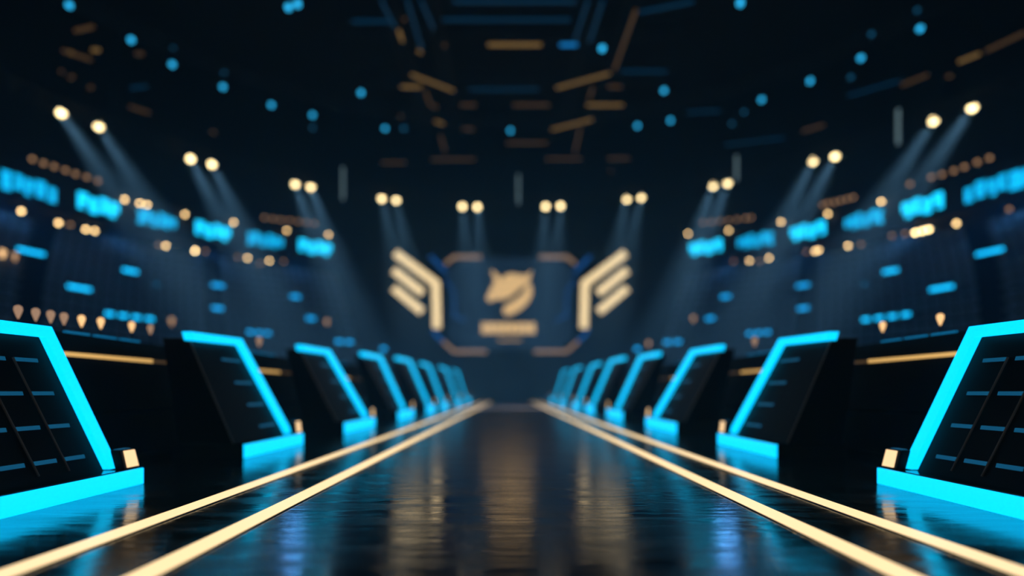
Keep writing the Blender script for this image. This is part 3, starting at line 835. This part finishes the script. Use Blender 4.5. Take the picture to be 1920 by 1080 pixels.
ST = [(38, 78, 472, 'step', 1, 'uppermost step light, just under the balcony'), (130, 167, 540, 'step', 1, 'long step light low on the near seat rows'), (232, 256, 508, 'step', 1, 'step light on the upper middle rows'),
      (398, 419, 535, 'step_dim', 1, 'upper one of two step lights stacked in the middle rows'), (399, 417, 578, 'step_dim', 1, 'lower one of two step lights stacked in the middle rows'),
      (545, 562, 556, 'step_dim', 1, 'upper one of the small step lights towards the stage'), (575, 590, 597, 'step_dim', 1, 'lower one of the small step lights towards the stage'),
      (204, 292, 594, 'step', 4, 'long four-segment light on the barrier behind the booths'), (465, 512, 624, 'step_dim', 3, 'dotted light on the barrier between second and third booth'), (630, 668, 641, 'step_dim', 2, 'dotted light on the barrier above the fourth booth'), (714, 724, 654, 'step_dim', 1, 'last small light on the barrier by the stage'),
      (290, 297, 533, 'edge_dim', 1, 'faint square light in the middle rows')]
for (x0, x1, py, mt, sg, lab) in ST:
    for side in (-1, 1):
        a, b2 = (x0, x1) if side < 0 else (mirror(x1), mirror(x0))
        step_light(a, b2, py, mt, 'cyan %s, %s stand' % (lab, 'left' if side < 0 else 'right'), 6, sg)

# ---------------------------------------------------------------- warm teardrop lamps on the barrier
TD = [(34, 585, 0), (67, 590, 0), (95, 594, 0), (120, 598, 0), (153, 602, 1), (189, 606, 1), (247, 613, 1), (282, 618, 0), (486, 641, 0),
      (1763, 599, 1), (1655, 613, 1), (1415, 641, 0), (1216, 645, 2), (1300, 598, 2), (613, 604, 2), (322, 603, 2), (5, 476, 1), (28, 482, 2)]
TDL = ['dim, first from the frame edge', 'dim, second from the frame edge', 'dim, third from the frame edge', 'dim, fourth from the frame edge', 'bright, largest above the first gap', 'bright, next to the largest', 'bright, under the four-segment cyan light', 'dimmer, past the four-segment cyan light', 'alone above the second booth',
       'bright, nearest the first right booth', 'bright, under the cyan segments on the right', 'alone above the second right booth', 'faint, above the fourth right booth', 'faint, towards the stage on the right', 'faint, towards the stage on the left', 'faint, beside the four-segment cyan light', 'bright, high in the near left rows', 'faint, high in the near left rows']
for (px, py, br), lb in zip(TD, TDL):
    onc = py > 500 and br < 2
    if onc:      # stands on the top edge of a counter wall
        side = -1 if px < VX else 1
        Y = 5.72 * F / abs(px - VX)
        p = at(px, py, Y)
        q = 0.1 if Y > 12 else 0.072
        top = 1.85 if Y > 11.4 else 1.74
        where_ = 'on the counter wall'
        mt = 'shade_dim' if br == 0 else 'shade'
    else:
        p = on_rake(px, py) if py < 500 else on_ring(px, py, BC, RA - 0.1)
        q = 0.22; top = p.z - 0.45; where_ = 'in the stand'
        mt = 'bulb_dim' if br != 1 else 'shade_far'
    root = empty('cone_lamp', (p.x, p.y, top), 'small warm drop-shaped lamp %s, %s' % (where_, lb), 'lamp', 'small warm drop-shaped lamps')
    MB().lathe(p - Vector((0, 0, q * 1.1)), (0, 0, 1), [(q * 0.12, 0), (q * 0.42, q * 0.8), (q * 0.62, q * 1.45), (q * 0.55, q * 1.95), (q * 0.2, q * 2.2)], 14).build('glass_shade', mt, root, True)
    MB().lathe((p.x, p.y, top), (0, 0, 1), [(q * 0.5, 0), (q * 0.5, 0.012), (q * 0.1, 0.03), (q * 0.1, max(0.04, p.z - q * 1.1 - top))], 10).build('lamp_stem', 'steel', root, True)

# ---------------------------------------------------------------- hanging tubes
for (px, y0, y1, Y, lb) in ((643, 314, 374, 50, 'left of the stage'), (972, 328, 382, 53, 'over the middle of the stage'), (1381, 292, 338, 46, 'right of the stage'), (1684, 205, 270, 38, 'on the far right, beside the outermost spotlights')):
    a, b2 = at(px, y0, Y), at(px, y1, Y)
    root = empty('hanging_tube', b2, 'pale upright hanging light tube %s' % lb, 'light tube', 'pale hanging light tubes')
    MB().tube(a, b2, 0.10, 10).build('tube', 'tube', root, True)
    MB().tube(a, (a.x, a.y, 30.9), 0.02, 5).build('cable', 'steel', root)
